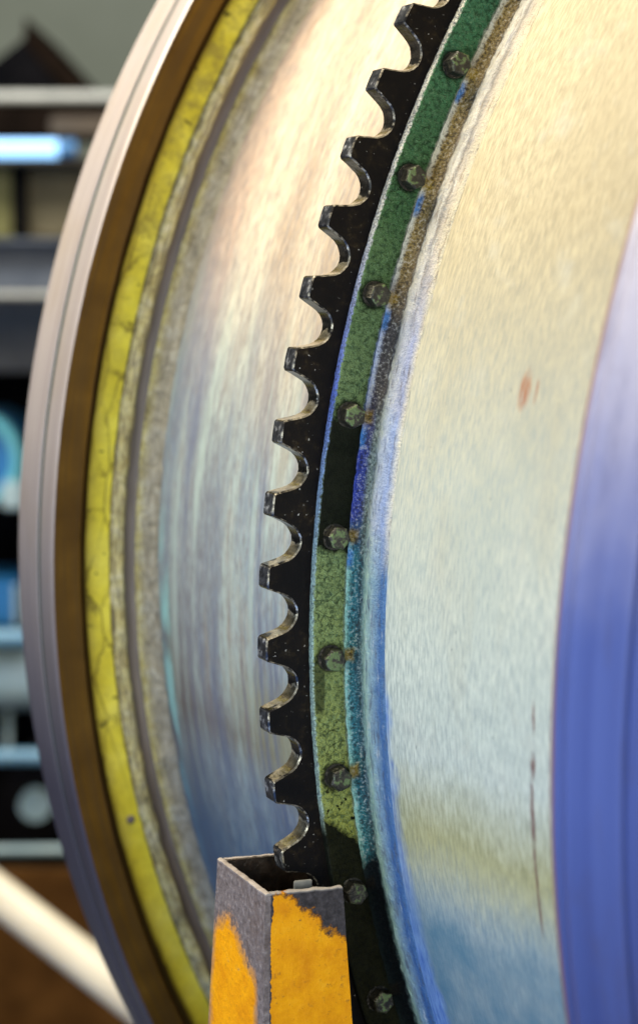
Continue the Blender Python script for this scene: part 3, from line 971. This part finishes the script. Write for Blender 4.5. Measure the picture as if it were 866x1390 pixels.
M_WOOD = mat_simple('brown_board', (.07, .028, .005), (.13, .055, .012), sc=14, rough=0.7, spec=0.1)
M_CREAM = mat_simple('cream_rail_paint', (.76, .68, .54), (.84, .77, .62), sc=14, rough=0.35)
q = NT('lit_tube_glass')
M_TUBE = q.out((.3, .5, .9), 0.4, emis=(.30, .62, 1.0), estr=1.9)

XL = -800
# floor
bm = bmesh.new()
bmesh.ops.create_grid(bm, x_segments=1, y_segments=1, size=0.5)
bmesh.ops.scale(bm, vec=(30, 30, 1), verts=bm.verts)
fl = from_bm('floor', bm, M_FLOOR)
fl.location = (0, 6, 0)
fl['kind'] = 'structure'
# back wall
a = at(XL * 4, -1800, 7.0)
wl, _ = put_box('back_wall', (-8, 8, a.y + 0.4, a.y + 0.6, 0.0, 6.0), M_WALL, bev=0)
wl['kind'] = 'structure'

# hood: dark gabled shape with the lit right slope put in as a browner colour
ap = at(36, 24, 5.2)
bl_ = at(-90, 126, 5.2)
br_ = at(128, 126, 5.2)
hood = thing('extractor_hood', 'dark gabled hood rising above the light rail at upper left', 'hood', (ap.x, ap.y + 0.3, bl_.z))
def prism(p2, y0, y1, c):
    bm = bmesh.new()
    f = [bm.verts.new((x - c[0], y0 - c[1], z - c[2])) for x, z in p2]
    b = [bm.verts.new((x - c[0], y1 - c[1], z - c[2])) for x, z in p2]
    n = len(p2)
    bm.faces.new(f)
    bm.faces.new(list(reversed(b)))
    for i in range(n):
        bm.faces.new((f[i], b[i], b[(i + 1) % n], f[(i + 1) % n]))
    return bm
hc = hood.location
in1, in2 = at(-70, 126, 5.2), at(98, 126, 5.2)
ia = at(36, 38, 5.2)
from_bm('hood_panel', prism([(bl_.x + .05, bl_.z), (ap.x, ap.z - .05), (br_.x - .09, br_.z)], ap.y, ap.y + 0.6, hc), M_BLACK, hood, smooth=0)
from_bm('hood_edge', prism([(ap.x, ap.z), (br_.x, br_.z), (br_.x - .07, br_.z), (ap.x - 0.005, ap.z - .065)], ap.y - 0.02, ap.y + 0.62, hc), M_DARK, hood, smooth=0)

# light rail
rl = tube('guard_rail', at(XL, 132, 4.9), at(330, 132, 4.9), 0.0155, M_LIGHTM)
tag(rl, 'pale metal rail running level across the upper left behind the drum', 'rail')
# beam under it
bmth, c = put_box('crane_beam', wbox(XL, 340, 143, 186, 4.7, 0.25), M_DARK)
tag(bmth, 'dark brown beam just under the pale rail', 'beam')
cover, c = put_box('cable_cover', wbox(68, 150, 157, 184, 4.66, 0.03), M_BROWN)
tag(cover, 'brown cover plate fixed on the dark beam beside the drum edge', 'cover plate')
# lamp
lamp = thing('tube_lamp', 'glowing blue white tube lamp under the dark beam', 'lamp', at(40, 202, 4.6))
lc = lamp.location
g0, g1 = at(-120, 202, 4.6), at(80, 202, 4.6)
tube('lamp_tube', g0 - lc, g1 - lc, 0.021, M_TUBE, lamp)
tube('end_cap', g1 - lc, at(104, 202, 4.6) - lc, 0.021, M_BLUE, lamp)
# cabinet
cab = thing('cabinet', 'olive brown cabinet with a dark upright post below the glowing lamp', 'cabinet', at(60, 322, 4.8))
cc = Vector(cab.location)
for nm, rg, mt in (('top_plate', wbox(XL, 260, 214, 222, 4.66, 0.4), M_BROWN), ('post', wbox(16, 34, 222, 323, 4.7, 0.1), M_BLACK),
                   ('panel', wbox(34, 260, 228, 323, 4.76, 0.05), M_PANEL), ('panel', wbox(XL, 16, 222, 323, 4.76, 0.05), M_OLIVE)):
    put_box(nm, rg, mt, cab, origin=cc)
# grey beam
bm2 = thing('steel_beam', 'blue grey steel beam with a lighter lower lip level with the gear top', 'beam', at(0, 405, 4.3))
cc = Vector(bm2.location)
put_box('web', wbox(XL, 300, 332, 398, 4.32, 0.12), M_BEAM, bm2, origin=cc)
put_box('flange_lip', wbox(XL, 300, 396, 405, 4.26, 0.2), M_LIGHTM, bm2, origin=cc)
put_box('flange_lip', wbox(XL, 300, 324, 332, 4.26, 0.2), M_BEAM, bm2, origin=cc)
# dark machine housing
hs = thing('machine_housing', 'dark machine housing filling the gap under the grey beam', 'machine', at(0, 700, 4.9))
cc = Vector(hs.location)
put_box('upper_panel', wbox(XL, 300, 405, 505, 4.55, 0.2), M_DGREY, hs, origin=cc)
put_box('body', wbox(XL, 300, 505, 1010, 4.85, 0.8), M_BLACK, hs, origin=cc)
# blue motor with a cyan rim, its axis toward the camera
mo = thing('electric_motor', 'round blue motor with cyan rim on the left edge behind the drum', 'motor', at(-22, 690, 4.4))
cc = Vector(mo.location)
m0 = at(-34, 622, 4.4)
tube('motor_body', m0 - cc, m0 + Vector((0, 0.35, 0)) - cc, 0.098, M_BLUE, mo, 40)
bm = bmesh.new()
R0 = []
for i in range(48):
    a_ = 2 * PI * i / 48
    R0.append([bm.verts.new((m0.x - cc.x + rr * math.cos(a_), m0.y - cc.y + yy, m0.z - cc.z + rr * math.sin(a_))) for rr, yy in ((.088, -.02), (.108, -.02), (.108, .03), (.088, .03))])
for i in range(48):
    for k in range(4):
        bm.faces.new((R0[i][k], R0[(i + 1) % 48][k], R0[(i + 1) % 48][(k + 1) % 4], R0[i][(k + 1) % 4]))
from_bm('motor_rim', bm, M_CYAN, mo)
tb, _ = put_box('terminal_box', wbox(2, 30, 655, 692, 4.35, 0.08), M_PALE, mo, origin=cc)
# blue cabinet
bc = thing('control_box', 'bright blue box with pale edge strip at left, below the dark gap', 'box', at(0, 850, 4.4))
cc = Vector(bc.location)
put_box('box_body', wbox(XL, 22, 793, 850, 4.4, 0.3), M_BLUE, bc, origin=cc)
put_box('edge_strip', wbox(19, 25, 793, 850, 4.385, 0.01), M_PALE, bc, origin=cc, bev=0.002)
p_ = tube('pipe', at(XL, 866, 4.3), at(200, 866, 4.3), 0.021, M_SKYB)
tag(p_, 'light blue level pipe right under the bright blue box', 'pipe', 'light blue pipes')
pm = thing('pump', 'pale blue green pump body between two light blue pipes', 'pump', at(0, 975, 4.5))
cc = Vector(pm.location)
pa, pb = at(-160, 922, 4.55), at(60, 922, 4.55)
tube('pump_body', pa - cc, pb - cc, 0.072, M_PALE, pm, 32)
tube('pump_foot', at(12, 960, 4.55) - cc, at(12, 1016, 4.55) - cc, 0.008, M_PALE, pm)
p2 = tube('pipe', at(XL, 1027, 4.2), at(230, 1027, 4.2), 0.0165, M_SKYB)
tag(p2, 'light blue level pipe under the pump and above the dark roller', 'pipe', 'light blue pipes')
ro = thing('roller', 'dark roller with a round pale blue end cap beside the drum rim', 'roller', at(45, 1140, 4.3))
cc = Vector(ro.location)
r0 = at(48, 1094, 4.25)
tube('roller_body', r0 + Vector((0, 0.02, 0)) - cc, r0 + Vector((0, 0.5, 0)) - cc, 0.085, M_BLACK, ro, 36)
tube('end_cap', r0 - cc, r0 + Vector((0, 0.03, 0)) - cc, 0.036, M_PALE, ro, 30)
sk, _ = put_box('skid_plate', wbox(XL, 260, 1037, 1172, 4.75, 0.3), M_BLACK)
tag(sk, 'black base plate behind the roller with the pale cap', 'base plate')
p3 = tube('bar', at(XL, 1162, 4.1), at(240, 1152, 4.1), 0.010, M_PALE)
tag(p3, 'thin pale bar just above the brown board', 'bar')
wd, _ = put_box('board', wbox(XL, 320, 1180, 1420, 3.9, 0.04), M_WOOD)
tag(wd, 'brown timber board behind the slanting cream handrail', 'board')
h0, h1 = at(-190, 1068, 3.0), at(330, 1472, 2.6)
hr = tube('handrail', h0, h1, 0.030, M_CREAM, seg=32)
tag(hr, 'cream round handrail slanting down across the bottom left corner', 'handrail')

# ================================================================== LIGHTS
def area(name, loc, target, size, power, color, size_y=None):
    l = bpy.data.lights.new(name, 'AREA')
    l.energy = power
    l.color = color
    l.size = size
    if size_y:
        l.shape = 'RECTANGLE'
        l.size_y = size_y
    o = bpy.data.objects.new(name, l)
    COL.objects.link(o)
    o.location = loc
    d = Vector(target) - Vector(loc)
    o.rotation_euler = d.to_track_quat('-Z', 'Y').to_euler()
    return o
tgt = drum_pt(0.95, 0.0, 0.0)
area('warm_lamp', drum_pt(1.46, -1.50, -0.16), drum_pt(0.92, -0.35, -0.1), 0.55, 44, (1.0, 0.87, 0.64))
area('top_fill', drum_pt(1.55, -0.95, -0.50), drum_pt(0.97, -0.42, -0.42), 0.35, 17, (1.0, 0.87, 0.62))  # added light without a fitting, brightens the top of the steel rim
area('side_lamp', drum_pt(3.2, -0.35, 0.9), drum_pt(0.95, 0.0, 0.15), 1.1, 14, (0.74, 0.88, 1.0))
area('near_lamp', drum_pt(1.75, 0.02, 0.62), drum_pt(0.93, 0.02, 0.2), 0.45, 5.2, (0.93, 1.0, 0.95))
area('front_lamp', drum_pt(1.35, 0.15, 2.3), drum_pt(1.0, 0.0, -0.1), 0.8, 26, (1.0, 0.96, 0.86))
area('blue_lamp', drum_pt(2.3, 1.0, 0.55), drum_pt(0.95, 0.2, 0.0), 0.7, 11, (0.16, 0.38, 1.0))
area('hall_fill', (-1.2, 3.0, 3.8), (-1.0, 6.5, 1.8), 1.5, 130, (0.95, 0.97, 0.92))  # added to light the back wall and machinery, no lamp stands there
wld = bpy.data.worlds.new('World')
S.world = wld
wld.use_nodes = True
bg = wld.node_tree.nodes['Background']
bg.inputs[0].default_value = (0.55, 0.62, 0.75, 1)
bg.inputs[1].default_value = 0.035

# ================================================================== CAMERA
cam = bpy.data.cameras.new('camera')
cam.sensor_fit = 'VERTICAL'
cam.sensor_height = 36.0
cam.sensor_width = 36.0 * 866 / 1390
cam.lens = F / 1390 * 36.0
cam.shift_y = -45.0 / 1390
cam.clip_start = 0.05
cam.clip_end = 200
cam.dof.use_dof = True
cam.dof.focus_distance = 1.395
cam.dof.aperture_fstop = 3.6
co = bpy.data.objects.new('camera', cam)
COL.objects.link(co)
R = Matrix((RIGHT, -DOWN, -FWD)).transposed().to_4x4()
R.translation = CAM
co.matrix_world = R
S.camera = co

S.view_settings.view_transform = 'Standard'
S.view_settings.look = 'None'
S.view_settings.exposure = 0
S.view_settings.gamma = 1
S.cycles.use_denoising = True
S.cycles.max_bounces = 6
